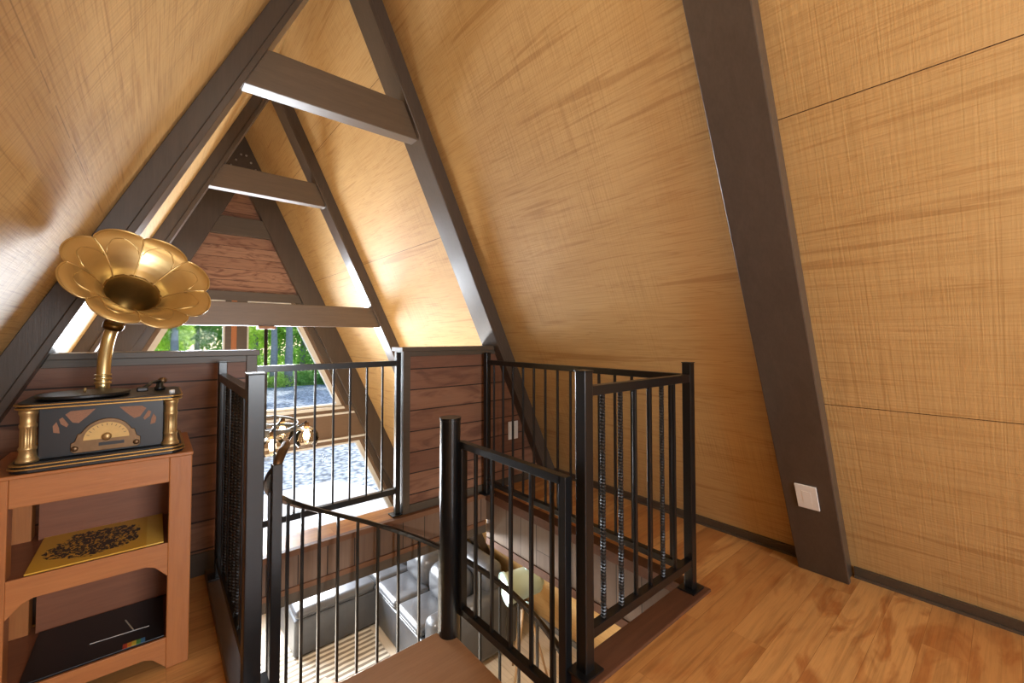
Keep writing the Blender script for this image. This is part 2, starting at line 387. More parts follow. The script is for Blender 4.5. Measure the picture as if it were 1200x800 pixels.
# baseboards, split round the rafters
def basebd(name, f, s, spans):
    b = MB()
    for a, c in spans:
        b.prism([(f(0), a, 0), (f(.058), a, .058), (f(.058)-s*.014, a, .058), (f(0)-s*.020, a, 0)], (0, c-a, 0))
        b.box(min(f(0)-s*.03, f(0)-s*.0), max(f(0)-s*.03, f(0)), a, c, 0, .012)
    return struct(name, b, M_trim, name.replace('_', ' ') + ' strip in dark brown', 'baseboard')
basebd('baseboard_right', rw, 1, [(YB, FRAMES[1]), (FRAMES[1]+W, FRAMES[2])])
basebd('baseboard_left', lw, -1, [(YB, FRAMES[1]), (FRAMES[1]+W, FRAMES[2])])
lb = MB(); lb.prism([(rw(LOW), YB, LOW), (rw(LOW+.11), YB, LOW+.11), (rw(LOW+.11)-.02, YB, LOW+.11), (rw(LOW)-.025, YB, LOW)], (0, 4.63-YB, 0))
struct('baseboard_lower', lb, plain('grey lower baseboard', '#7d8288', .5), 'grey baseboard of the lower room', 'baseboard')

# half walls at the loft edge
HWY, HWT, HWZ = 2.67, .12, 1.10
cp = lambda z: rw(z, PR)
cl = lambda z: lw(z, PR)
hw = MB().prism([(1.335, HWY, 0), (cp(0), HWY, 0), (cp(HWZ), HWY, HWZ), (1.335, HWY, HWZ)], (0, HWT, 0))
struct('wall_half_right', hw, M_plankx, 'low brown plank half wall right of the window railing', 'wall')
hw = MB().prism([(.375, HWY, 0), (cl(0), HWY, 0), (cl(HWZ), HWY, HWZ), (.375, HWY, HWZ)], (0, HWT, 0))
struct('wall_half_left', hw, M_plankx, 'low brown plank half wall behind the gramophone', 'wall')
b = MB().prism([(1.27, HWY-.02, HWZ), (cp(HWZ), HWY-.02, HWZ), (cp(HWZ+.028), HWY-.02, HWZ+.028), (1.27, HWY-.02, HWZ+.028)], (0, HWT+.05, 0))
b.box(1.285, 1.335, HWY-.012, HWY+HWT+.012, 0, HWZ)
b.prism([(1.335, HWY-.01, HWZ-.035), (cp(HWZ-.035), HWY-.01, HWZ-.035), (cp(HWZ), HWY-.01, HWZ), (1.335, HWY-.01, HWZ)], (0, .01, 0))
b.prism([(1.335, HWY-.012, 0), (cp(0), HWY-.012, 0), (cp(.06), HWY-.012, .06), (1.335, HWY-.012, .06)], (0, .012, 0))
struct('trim_10', b, M_trim, 'dark cap and edge trim of the right half wall', 'trim', .002)
b = MB().prism([(.435, HWY-.02, HWZ), (cl(HWZ), HWY-.02, HWZ), (cl(HWZ+.028), HWY-.02, HWZ+.028), (.435, HWY-.02, HWZ+.028)], (0, HWT+.05, 0))
b.box(.375, .425, HWY-.012, HWY+HWT+.012, 0, HWZ)
b.prism([(.375, HWY-.01, HWZ-.035), (cl(HWZ-.035), HWY-.01, HWZ-.035), (cl(HWZ), HWY-.01, HWZ), (.375, HWY-.01, HWZ)], (0, .01, 0))
b.box(-.7, .375, HWY-.014, HWY, 0, .11)
struct('trim_11', b, M_trim, 'dark cap and edge trim of the left half wall', 'trim', .002)

# ------------------------------------------------------------------ rafters and ties
def rafter(side, y, z0, label, name='rafter', top=None):
    f = rw if side > 0 else lw; s = side
    ztop = (AR - PR - RX)/C if top is None else top
    root = thing(name, (f(z0)-s*PR/2, y+W/2, z0), label, 'beam', 'A-frame rafters')
    e = .0015
    core = MB().prism([(f(z0)-s*.001, y+.012, z0), (f(RZ-.004)-s*.001, y+.012, RZ-.004), (RX+s*e, y+.012, ztop+.03), (RX+s*e, y+.012, ztop+.035), (f(z0)-s*(PR-.034), y+.012, z0)][:1] +
        [(RX+s*e, y+.012, (AR-RX)/C-.004), (RX+s*e, y+.012, (AR-PR+.034-RX)/C), (f(z0)-s*(PR-.034), y+.012, z0)], (0, W-.024, 0))
    core.build('rafter_core', M_beam, root, .003)
    face = MB().prism([(f(z0)-s*(PR-.034), y, z0), (RX+s*e, y, (AR-PR+.034-RX)/C), (RX+s*e, y, (AR-PR-RX)/C), (f(z0)-s*PR, y, z0)], (0, W, 0))
    face.build('face_board', M_beam, root, .004)
    return root
FN = {FRAMES[0]: 'rear', FRAMES[1]: 'near', FRAMES[2]: 'middle', FRAMES[3]: 'farther'}
rafter(1, FRAMES[1], 0, 'wide dark brown rafter on the right wall with a white outlet plate near the floor')
rafter(-1, FRAMES[1]-.05, 0, 'dark brown rafter barely showing in the top left corner of the left wall')
rafter(1, FRAMES[2], 0, 'dark brown rafter on the right wall meeting the right plank half wall behind the railing')
rafter(-1, FRAMES[2], 0, 'long dark brown rafter on the left wall passing behind the brass horn')
rafter(1, FRAMES[3], LOW, 'dark brown rafter beyond the loft edge on the right wall, ending both farther tie beams')
rafter(-1, FRAMES[3], LOW, 'dark brown rafter beyond the loft edge on the left wall, right of the brass horn')
def tie(y, za, zb, label):
    yy = y + .035; o = .03
    g = MB().prism([(rw(za, PR-o), yy, za), (rw(zb, PR-o), yy, zb), (lw(zb, PR-o), yy, zb), (lw(za, PR-o), yy, za)], (0, .10, 0))
    t = g.build('tie_beam', M_beamx, None, .004)
    return tag(t, label, 'beam', 'tie beams across the ridge')
tie(FRAMES[2], 2.561, 2.793, 'largest dark brown tie beam at the top, spanning the middle rafters')
tie(FRAMES[3], 2.5765, 2.807, 'small upper dark brown tie beam seen below the largest tie beam')
tie(FRAMES[3], 1.306, 1.527, 'low dark brown tie beam crossing just right of the brass horn, above the windows')

# ------------------------------------------------------------------ far gable wall with four windows
G = .44; WT = .12
zs, zh = .15, 1.68           # upper windows
za_, zb_ = -1.72, -.42       # lower windows
wf = MB()
def XZ(*p): return [(x, YF, z) for x, z in p]
wf.prism(XZ((lw(zh), zh), (rw(zh), zh), (RX, RZ)), (0, WT, 0))
struct('wall_far', wf, M_siding, 'red brown siding gable above the far windows', 'wall')
wl = MB().box(lw(LOW), rw(LOW), YF, YF+WT, LOW, za_); wl.prism(XZ((lw(zb_), zb_), (rw(zb_), zb_), (rw(zs), zs), (lw(zs), zs)), (0, WT, 0))
for z0, z1 in ((za_, zb_), (zs, zh)):
    wl.prism(XZ((rw(z0), z0), (rw(z1), z1), (rw(z1)-G, z1), (rw(z0)-G, z0)), (0, WT, 0))
    wl.prism(XZ((lw(z0), z0), (lw(z1), z1), (lw(z1)+G, z1), (lw(z0)+G, z0)), (0, WT, 0))
    wl.box(.70, .93, YF, YF+WT, z0, z1)
M_brownw = wood('mid brown window surround', rgb('#6f5a47'), rgb('#7c6550'), 0, .5)
struct('wall_far_lower', wl, M_brownw, 'brown boarded wall around the far windows', 'wall')
# timber dressings of the gable
b = MB()
for f, s in ((rw, 1), (lw, -1)):
    for z0, z1 in ((LOW, zs-.02),):
        pass
    b.prism(XZ((f(LOW), LOW), (f(3.55), 3.55), (f(3.55)-s*.30, 3.55), (f(LOW)-s*.30, LOW)), (0, -.09, 0))
struct('trim_12', b, M_beam, 'wide dark brown gable rafters framing the far wall', 'trim', .004)
b = MB()
for f, s in ((rw, 1), (lw, -1)):
    b.prism(XZ((f(zs), zs), (f(zh), zh), (f(zh)-s*.39, zh), (f(zs)-s*.39, zs)), (0, -.035, 0))
    b.prism(XZ((f(za_), za_), (f(zb_), zb_), (f(zb_)-s*.39, zb_), (f(za_)-s*.39, za_)), (0, -.035, 0))
struct('trim_13', b, M_beam, 'sloping brown casing boards beside the far windows', 'trim', .003)
b = MB()
def band(z0, z1, d, off=.30): b.prism(XZ((lw(z0)+off, z0), (rw(z0)-off, z0), (rw(z1)-off, z1), (lw(z1)+off, z1)), (0, -d, 0))
band(1.68, 1.80, .05)
band(2.545, 2.78, .08)
struct('trim_14', b, M_trim, 'grey brown bands above the far windows', 'trim', .003)
b = MB(); band(zs-.045, zs-.005, .05, .43); band(.02, .05, .03, .31); band(-.36, -.33, .03, .31)
struct('trim_15', b, M_jamb, 'pale sill and edge lines under the upper far windows', 'trim', .003)
b = MB().prism(XZ((lw(3.27)+.0, 3.27), (rw(3.27)-.0, 3.27), (RX, RZ)), (0, -.10, 0))
struct('trim_16', b, M_beam, 'dark triangular gusset plate at the peak of the far gable', 'trim', .003)
b = MB()
for k in range(4):
    for s in (-1, 1): b.lathe([(0,.0),(.014,0),(.012,.012),(0,.014)], (RX + s*(.03+.055*k), YF-.10, 3.62-.085*k), (0,-1,0), 8)
struct('trim_17', b, plain('bare bolt heads', '#a9a5a0', .4, .8), 'bolt heads on the far gable gusset', 'trim')
struct('trim_18', MB().box(.69, .935, YF-.03, YF, zs, zh).box(.69, .935, YF-.03, YF, za_, zb_), M_trim, 'brown mullion posts between the far windows', 'trim', .003)
struct('trim_19', MB().box(.755, .815, YF-.042, YF-.03, zs, zh), wood('orange post strip', rgb('#9a6238'), rgb('#b0744a'), 2, .5), 'orange wood strip on the window mullion', 'trim')
def gable_window(n, f, s, xin, z0, z1, label):
    xo = lambda z: f(z) - s*G
    o_ = XZ((xin, z0), (xo(z0), z0), (xo(z1), z1), (xin, z1)); k = .065
    i_ = XZ((xin+s*.028, z0+.03), (xo(z0+.03)-s*k, z0+.03), (xo(z1-.03)-s*k, z1-.03), (xin+s*.028, z1-.03))
    o_ = [(x, YF+.004, z) for x, y, z in o_]; i_ = [(x, YF+.004, z) for x, y, z in i_]
    fr = MB().ring(o_, i_, (0, .1, 0)).build('window_%d' % n, M_jamb)
    tag(fr, label, 'window', None, 'structure')
    p = MB().prism([(x, YF+.05, z) for x, y, z in i_], (0, .006, 0)).build('pane', M_glass, fr)
    return fr
gable_window(1, rw, 1, .93, zs, zh, 'upper right sloped window looking onto the gravel')
gable_window(2, lw, -1, .70, zs, zh, 'upper left sloped window above the left half wall')
gable_window(3, rw, 1, .93, za_, zb_, 'lower right sloped window behind the railing')
gable_window(4, lw, -1, .70, za_, zb_, 'lower left sloped window')
# rear gable (behind the viewer) with one window added for daylight, and closed lower half
rb = MB(); zr0, zr1, rx0, rx1 = .55, 1.95, .15, 1.55
YR = YB
rb.prism([(lw(zr1), YR, zr1), (rw(zr1), YR, zr1), (RX, YR, RZ)], (0, -.1, 0)); rb.prism([(lw(LOW), YR, LOW), (rw(LOW), YR, LOW), (rw(zr0), YR, zr0), (lw(zr0), YR, zr0)], (0, -.1, 0))
rb.prism([(lw(zr0), YR, zr0), (rx0, YR, zr0), (rx0, YR, zr1), (lw(zr1), YR, zr1)], (0, -.1, 0)); rb.prism([(rx1, YR, zr0), (rw(zr0), YR, zr0), (rw(zr1), YR, zr1), (rx1, YR, zr1)], (0, -.1, 0))
struct('wall_rear', rb, M_ply, 'panelled gable behind the viewer', 'wall')
fr = MB().ring([(rx0, YR-.08, zr0), (rx1, YR-.08, zr0), (rx1, YR-.08, zr1), (rx0, YR-.08, zr1)], [(rx0+.05, YR-.08, zr0+.05), (rx1-.05, YR-.08, zr0+.05), (rx1-.05, YR-.08, zr1-.05), (rx0+.05, YR-.08, zr1-.05)], (0, .06, 0)).build('window_5', M_jamb)
tag(fr, 'unseen window added for daylight in the gable behind the viewer', 'window', None, 'structure')
MB().box(rx0+.05, rx1-.05, YR-.06, YR-.054, zr0+.05, zr1-.05).build('pane', M_glass, fr)

# ------------------------------------------------------------------ railings
def balus(root, p, q, twisted, w=.0145, mat=None):
    if twisted: g = MB().bar(p, q, .0155, .0155, twist=2*pi*(V(q)-V(p)).length/.052, steps=int((V(q)-V(p)).length/.006))
    else: g = MB().bar(p, q, w, w, up=(0,1,0))
    return g.build('baluster', mat or (M_rib if twisted else M_steel), root, 0 if twisted else .002)
def post(root, x, y, z0, z1, w=.042, foot=True):
    g = MB().box(x-w/2, x+w/2, y-w/2, y+w/2, z0, z1)
    o = g.build('post', M_steel, root, .003)
    MB().box(x-w/2-.002, x+w/2+.002, y-w/2-.002, y+w/2+.002, z1, z1+.004).build('post_cap', M_steel2, o, .001)
    if foot: MB().box(x-w/2-.028, x+w/2+.028, y-w/2-.02, y+w/2+.02, z0, z0+.008).build('base_plate', M_steel, o, .001)
    return o
def hbar(root, p, q, name, w=.036, h=.036): return MB().bar(p, q, w, h).build(name, M_steel, root, .002)
# front panel A-B
AX, AY, BX, BY, CX, CY, PH = 1.19, 1.005, 1.953, 1.005, 1.953, 2.64, 1.075
r = thing('guard_rail', (AX, AY, .012), 'black steel guard railing at front right of the opening with ribbed and plain bars', 'railing')
post(r, AX, AY, .012, PH, .046); post(r, BX, BY, .012, PH)
hbar(r, (AX+.023, AY, 1.003), (BX-.021, AY, 1.003), 'top_rail'); hbar(r, (AX+.023, AY, .138), (BX-.021, AY, .138), 'bottom_rail')
for k, (x, t) in enumerate(((1.296,1),(1.408,1),(1.507,0),(1.612,0),(1.712,1),(1.814,0))): balus(r, (x, AY, .156), (x, AY, .985), t)
for z in (.36, .62): MB().lathe([(0,0),(.006,0),(.005,.004),(0,.005)], (AX+.0231, AY-.008, z), (1,0,0), 8).build('screw', M_white, r)
# right panel B-C
r = thing('guard_rail', (BX, (BY+CY)/2, .006), 'black steel guard railing along the right wall walkway with thin plain bars', 'railing')
post(r, CX, CY-.03, .006, PH, .04)
hbar(r, (BX, BY+.022, 1.005), (CX, CY-.05, 1.005), 'top_rail', .034, .034); hbar(r, (BX, BY+.022, .10), (CX, CY-.05, .10), 'bottom_rail', .034, .034)
for k in range(14): balus(r, (BX, 1.1+.1095*k, .117), (BX, 1.1+.1095*k, .988), 0, .013)
# left panel
r = thing('guard_rail', (HX0, 2.1, .03), 'black steel guard railing at left edge of the opening beside the cabinet', 'railing')
post(r, HX0-.012, 2.53, .03, PH, .036); post(r, HX0-.008, 1.655, .03, PH, .052)
hbar(r, (HX0-.01, 1.68, 1.0), (HX0-.01, 2.512, 1.0), 'top_rail', .036, .036); hbar(r, (HX0-.01, 1.68, .115), (HX0-.01, 2.512, .115), 'bottom_rail', .034, .034)
for k in range(8): balus(r, (HX0-.01, 1.76+.094*k, .13), (HX0-.01, 1.76+.094*k, .985), k % 2 == 0 or k == 3)
# window guard between the half walls
r = thing('guard_rail', (.83, 2.72, .004), 'black steel guard railing in front of the far windows between the two half walls', 'railing')
GY = 2.70
post(r, 1.262, GY, .004, 1.09, .034); pass
hbar(r, (.4255, GY, 1.02), (1.245, GY, 1.02), 'top_rail', .034, .036); hbar(r, (.4255, GY, .165), (1.245, GY, .165), 'bottom_rail', .034, .036)
for x in (.523, .627, .735, .842, .943, 1.05, 1.155): balus(r, (x, GY, .182), (x, GY, 1.003), 0, .012)
# landing guard
r = thing('guard_rail', (1.14, 1.4, -.13), 'low black steel guard railing on the stair landing running from the round pole', 'railing')
LX = 1.148
hbar(r, (LX, 1.73, .678), (LX, 1.07, .678), 'top_rail', .034, .032); hbar(r, (LX, 1.73, -.108), (LX, 1.07, -.108), 'bottom_rail', .034, .034)
MB().box(LX-.017, LX+.017, 1.715, 1.75, -.13, .694).build('end_post', M_steel, r, .002); MB().box(LX-.017, LX+.017, 1.045, 1.08, -.13, .694).build('end_post', M_steel, r, .002)
for y in (1.621, 1.497, 1.368, 1.242, 1.128): balus(r, (LX, y, -.092), (LX, y, .662), 0, .0145)

# ------------------------------------------------------------------ spiral staircase
NX, NY, LZ, RISE, RR = 1.12, 1.80, -.243, .2275, .775
st = thing('spiral_staircase', (NX, NY, LOW), 'black steel spiral staircase with brown wooden treads and a round centre pole', 'staircase')
MB().lathe([(0,LOW),(.05,LOW),(.05,.790),(.053,.791),(.053,.803),(0,.803)], (NX, NY, 0), (0,0,1), 28, smooth=False).build('newel_post', M_steel2, st)
ld = MB().prism([(HX0+.004, HY0+.004, LZ-.035), (NX+.012, HY0+.004, LZ-.035), (NX+.012, NY-.05, LZ-.035), (NX-.05, NY+.045, LZ-.035), (HX0+.15, NY+.045, LZ-.035), (HX0+.004, NY, LZ-.035)], (0,0,.035))
ld.build('landing', M_tread, st, .004)
for k in range(9):
    a0 = R(180-30*k+3); a1 = R(180-30*(k+1)-3); z = LZ - RISE*(k+1)
    pts = [(NX+.05*cos((a0+a1)/2)-.0, NY+.05*sin((a0+a1)/2), z-.035)]
    ro = RR + .03
    poly = [(NX+.055*cos(a0), NY+.055*sin(a0), z-.035)] + [(NX+ro*cos(a0+(a1-a0)*i/6), NY+ro*sin(a0+(a1-a0)*i/6), z-.035) for i in range(7)] + [(NX+.055*cos(a1), NY+.055*sin(a1), z-.035)]
    MB().prism(poly, (0,0,.035)).build('tread', M_tread, st, .003)
railz = lambda deg: .475 + .0076*(deg-152)
hp = [(NX+RR*cos(R(d)), NY+RR*sin(R(d)), railz(d)) for d in [183 - 4*i for i in range(66)]]
MB().sweep(hp, [(-.018,-.011),(.018,-.011),(.018,.008),(.012,.012),(-.012,.012),(-.018,.008)]).build('handrail', M_steel2, st)
for k in range(26):
    d = 163 - 10*k; tr = int((180-d)//30)
    zb = LZ - RISE*(tr+1); x, y = NX+RR*cos(R(d)), NY+RR*sin(R(d))
    MB().bar((x, y, zb), (x, y, railz(d)-.01), .0145, .0145).build('baluster', M_steel2, st)
px, py = NX+RR*cos(R(184)), NY+RR*sin(R(184))
MB().bar((px, py, LZ), (px, py, .735), .034, .034).build('start_post', M_steel2, st, .002)
MB().tube([(px, py, .72), (px+.008, py+.02, .735), (px+.03, py+.065, .757), (px+.055, py+.115, .775)], .0165, 12).build('handrail_end', M_bronze, st)

# ------------------------------------------------------------------ wall plates
def plate_on_rafter():
    t = thing('wall_outlet', (rw(.45, PR), .64, .45), 'white square blank outlet plate low on the wide right rafter', 'outlet')
    n = V((-1, 0, -C)).normalized(); u = V((0,1,0)); v = V((-C, 0, 1)).normalized()
    def q(a, bb, d): return V((rw(.445, PR), .641, .445)) + u*a + v*bb + n*d
    g = MB(); h = .068; wv = .044
    g.prism([q(-wv,-h,0.001), q(wv,-h,.001), q(wv,h,.001), q(-wv,h,.001)], n*.007)
    g.build('cover_plate', M_white, t, .002)
    MB().prism([q(-.018,-.035,.008), q(.018,-.035,.008), q(.018,.035,.008), q(-.018,.035,.008)], n*.0008).build('insert', M_white, t, .001)
plate_on_rafter()
t = thing('light_switch', (2.262, HWY-.01, .43), 'white double switch plate low on the right plank half wall behind bars', 'switch')
MB().box(2.21, 2.312, HWY-.008, HWY-.001, .36, .505).build('cover_plate', M_white, t, .002)
for x in (2.238, 2.284): MB().box(x-.016, x+.016, HWY-.014, HWY-.008, .395, .47).build('rocker', M_white, t, .002)

# ------------------------------------------------------------------ cabinet
CX0, CX1, CY0, CY1, CT = -.405, .113, 2.0, 2.42, .77
t = thing('record_cabinet', ((CX0+CX1)/2, (CY0+CY1)/2, 0), 'orange brown wooden open cabinet holding records under the gramophone', 'cabinet')
pw = .066
for x in (CX0, CX1-pw):
    for y in (CY0, CY1-pw): MB().box(x, x+pw, y, y+pw, 0, CT-.012).build('leg', M_cab, t, .003)
MB().box(CX0-.003, CX1+.003, CY0-.004, CY1+.004, CT-.012, CT+.0).build('top', M_cabx, t, .003)
MB().box(CX0+pw, CX1-pw, CY0+.004, CY0+.03, .668, CT-.012).build('apron', M_cabx, t, .002)
MB().box(CX0+pw, CX1-pw, CY1-.045, CY1-.025, .668, CT-.012).build('apron', M_cabin, t, .002)
for x in (CX0+.008, CX1-.03): MB().box(x, x+.022, CY0+pw, CY1-pw, .668, CT-.012).build('apron', M_cabin, t, .002)
def shelf(z, hh):
    s = MB().box(CX0+.01, CX1-.01, CY0+.012, CY1-.012, z-.018, z).build('shelf', M_cabin, t, .001)
    xa, xb = CX0+pw, CX1-pw
    MB().prism([(xa, CY0+.003, z+.004), (xb, CY0+.003, z+.004), (xb, CY0+.003, z-hh), (xb-.035, CY0+.003, z-hh+.04), (xb-.06, CY0+.003, z-hh+.05), (xa+.06, CY0+.003, z-hh+.05), (xa+.035, CY0+.003, z-hh+.04), (xa, CY0+.003, z-hh)], (0, .009, 0)).build('shelf_apron', M_cabx, s, .001)
shelf(.445, .115); shelf(.105, .1)
MB().box(CX1-.034, CX1-.022, CY0+pw, CY1-pw, .1, .668).build('side_panel', M_cabin, t, .001)
MB().box(CX0+.085, CX1-.034, CY1-.078, CY1-.07, .107, .4265).box(CX0+.085, CX1-.034, CY1-.078, CY1-.07, .4455, .667).build('back_panel', M_cabin, t, .001)

# records
def yellow_mat():
    m, nt, b = newmat('yellow record sleeve with dark thicket print')
    tc = N(nt, 'ShaderNodeTexCoord'); o = tc.outputs['Object']
    sp = N(nt, 'ShaderNodeSeparateXYZ'); L(nt, o, sp.inputs[0])
    # blob that the brush marks fill
    u = math_node(nt, 'DIVIDE', math_node(nt, 'ADD', sp.outputs[0], .02), .135); v = math_node(nt, 'DIVIDE', math_node(nt, 'SUBTRACT', sp.outputs[1], .0), .125)
    rr = math_node(nt, 'ADD', math_node(nt, 'MULTIPLY', u, u), math_node(nt, 'MULTIPLY', v, v))
    warp = noise_at(nt, o, 14, 5, .8)
    inside = math_node(nt, 'LESS_THAN', math_node(nt, 'ADD', rr, math_node(nt, 'MULTIPLY', math_node(nt, 'SUBTRACT', warp, .5), 2.2)), .85)
    fine = noise_at(nt, mapped(nt, o, (1,.6,1), (0,0,0), (0,0,.7)), 90, 4, 1.0)
    marks = math_node(nt, 'GREATER_THAN', fine, .455)
    k = math_node(nt, 'MULTIPLY', inside, marks)
    strip = math_node(nt, 'GREATER_THAN', sp.outputs[0], .122)
    c = mixcol(nt, strip, rgb('#dda935'), rgb('#e6bd52'))
    c = mixcol(nt, k, c, rgb('#241a16')); L(nt, c, b.inputs['Base Color']); b.inputs['Roughness'].default_value = .45; return m
t = thing('record_sleeve', (-.135, 2.185, .449), 'yellow record sleeve with a dark scribbled print lying on the upper shelf', 'record')
MB().box(-.305, .035, 2.02, 2.36, .446, .4515).build('cover', yellow_mat(), t, .0015)
t = thing('record_sleeve', (-.12, 2.13, .108), 'black record sleeve with thin pale lines lying on the bottom shelf', 'record')
rs = MB().box(-.31, .042, 2.02, 2.335, .1055, .112).build('cover', plain('black sleeve card', '#17171a', .4, noise=.1), t, .0015)
zt_ = .1124
MB().bar((-.07, 2.22, zt_), (-.045, 2.13, zt_), .004, .0008).build('pale_line', plain('pale print', '#b9b6a6', .5), rs)
MB().bar((-.16, 2.13, zt_), (.0, 2.12, zt_), .0035, .0008).build('pale_line', M_white, rs)
g = MB(); 
for i, hx in enumerate(('#b8442f', '#d88a32', '#d9c24a', '#5f9a52', '#3f77a8')):
    MB().box(-.07+.012*i, -.058+.012*i, 2.022, 2.05, zt_-.0004, zt_+.0004).build('colour_bar', plain('print '+hx, hx, .5), rs)

# ------------------------------------------------------------------ gramophone
GX0, GX1, GY0, GY1, GZ = -.352, .093, 1.995, 2.36, CT
gm = thing('gramophone', ((GX0+GX1)/2, (GY0+GY1)/2, GZ), 'antique style gramophone with a large brass flower horn on the wooden cabinet', 'gramophone')
def platform(z0, z1, inset, r=.045):
    xs0, xs1, ys0, ys1 = GX0+inset, GX1-inset, GY0+inset, GY1-inset
    pts = []
    for cx_, cy_, a in ((xs1-r, ys1-r, 0), (xs0+r, ys1-r, 90), (xs0+r, ys0+r, 180), (xs1-r, ys0+r, 270)):
        for i in range(7): pts.append((cx_+r*cos(R(a+15*i)), cy_+r*sin(R(a+15*i)), z0))
    return MB().prism(pts, (0,0,z1-z0))
bs = platform(GZ+.001, GZ+.012, .006).build('base', M_black, gm, .002)
platform(GZ+.0115, GZ+.0165, .001).build('gold_moulding', M_gold, bs, .0015); platform(GZ+.0165, GZ+.022, .007).build('black_step', M_black, bs, .001); platform(GZ+.022, GZ+.027, .004).build('gold_moulding', M_gold, bs, .0015); platform(GZ+.027, GZ+.031, .012).build('black_step', M_black, bs, .001)
BZ0, BZ1 = GZ+.031, GZ+.198
bx0, bx1, by0, by1 = GX0+.065, GX1-.065, GY0+.045, GY1-.045
bd = MB().box(bx0, bx1, by0, by1, BZ0, BZ1).build('body', M_black, gm, .003)
tp = platform(BZ1, BZ1+.006, .012, .04).build('top_plate', M_gold, gm, .002); platform(BZ1+.006, BZ1+.011, .016, .04).build('black_step', M_black, tp, .001); platform(BZ1+.011, BZ1+.016, .010, .04).build('gold_moulding', M_gold, tp, .002); platform(BZ1+.016, BZ1+.019, .016, .04).build('black_top', M_black, tp, .001)
GT = BZ1+.019
for x in (GX0+.045, GX1-.045):
    for y in (GY0+.04, GY1-.04):
        h = BZ1-BZ0
        prof = [(0,0),(.026,0),(.026,.008),(.022,.014),(.021,.02),(.019,.036),(.0215,.04),(.0215,.046),(.0185,.05),(.0185,h-.06),(.0205,h-.056),(.0205,h-.048),(.018,h-.044),(.0185,h-.02),(.022,h-.012),(.022,h),(0,h)]
        flute = lambda a, k: (1 - .07*(.5+.5*cos(14*a))) if 8 <= k <= 9 else 1
        MB().lathe(prof, (x, y, BZ0), (0,0,1), 84, flute).build('column', M_brass2, gm)
# front: bronze dial escutcheon, grilles
fy = by0 - .001; dx, dz = -.124, BZ0+.012
def arcpts(cx_, cz_, rx_, rz_, a0, a1, n): return [(cx_+rx_*cos(R(a0+(a1-a0)*i/n)), fy, cz_+rz_*sin(R(a0+(a1-a0)*i/n))) for i in range(n+1)]
es = MB().prism([(dx-.088, fy, dz+.004), (dx-.08, fy, dz-.004), (dx+.08, fy, dz-.004), (dx+.088, fy, dz+.004), (dx+.088, fy, dz+.03), (dx+.078, fy, dz+.036), (dx+.072, fy, dz+.06)] + arcpts(dx, dz+.03, .07, .075, 25, 155, 16) + [(dx-.072, fy, dz+.06), (dx-.078, fy, dz+.036), (dx-.088, fy, dz+.03)], (0, -.006, 0)).build('dial_plate', M_bronze, gm, .002)
fy2 = fy - .0062
dl = MB().prism([(x, fy2, z) for x, _, z in arcpts(dx, dz+.036, .058, .056, 0, 180, 20)], (0, -.002, 0)).build('dial', M_dial, es, .0005)
for a in range(20, 161, 14): MB().bar((dx+.046*cos(R(a)), fy2-.0024, dz+.036+.045*sin(R(a))), (dx+.053*cos(R(a)), fy2-.0024, dz+.036+.052*sin(R(a))), .0014, .0008, (0,1,0)).build('tick', M_black, dl)
MB().lathe([(0,.0),(.013,0),(.013,.006),(.009,.01),(0,.011)], (dx, fy2-.002, dz+.043), (0,-1,0), 18).build('tuning_knob', M_brass2, es)
MB().box(dx-.02, dx+.045, fy2-.0015, fy2, dz+.013, dz+.024).build('display_slot', M_black, es)
for s in (-1, 1): MB().lathe([(0,0),(.0085,0),(.0085,.008),(.006,.01),(0,.0105)], (dx+s*.077, fy2+.001, dz+.012), (0,-1,0), 16).build('knob', M_bronze, es)
for s in (-1, 1):
    def gp(u, v): return (dx + s*u, fy+.0004, BZ0 + v)
    MB().prism([gp(.03,.152), gp(.09,.150), gp(.102,.140), gp(.085,.112), gp(.07,.108), gp(.05,.128)], (0, -.0016, 0)).build('grille', M_grille, gm)
    MB().prism([gp(.108,.132), gp(.116,.126), gp(.112,.110), gp(.098,.098), gp(.094,.106)], (0, -.0016, 0)).build('grille', M_grille, gm)
    MB().prism([gp(.122,.118), gp(.130,.105), gp(.128,.084), gp(.114,.080), gp(.116,.098)], (0, -.0016, 0)).build('grille', M_grille, gm)
# turntable, tonearm
tcx, tcy = -.19, 2.135
MB().lathe([(0,0),(.118,0),(.121,.004),(.121,.010),(.118,.012),(0,.012)], (tcx, tcy, GT+.004), (0,0,1), 48, smooth=False).build('turntable', M_vinyl, gm)
MB().lathe([(0,.012),(.004,.012),(.004,.026),(0,.028)], (tcx, tcy, GT+.004), (0,0,1), 10).build('spindle', M_brass2, gm)
ta = MB().lathe([(0,0),(.018,0),(.018,.012),(.012,.016),(.012,.03),(0,.032)], (.015, 2.22, GT), (0,0,1), 18).build('tonearm_base', M_black, gm)
MB().tube([(.015, 2.22, GT+.035), (-.01, 2.17, GT+.036), (-.015, 2.11, GT+.033), (-.03, 2.06, GT+.026)], .0055, 10).build('tonearm', M_black, ta)
MB().box(-.05, -.018, 2.035, 2.065, GT+.014, GT+.03).build('cartridge', M_black, ta, .004); MB().lathe([(0,0),(.012,0),(.012,.022),(0,.022)], (.02, 2.235, GT+.035), (.3,.9,0), 14).build('counterweight', M_bronze, ta)
MB().lathe([(0,0),(.009,0),(.009,.012),(0,.013)], (.05, 2.06, GT), (0,0,1), 14).build('knob', M_white, gm)
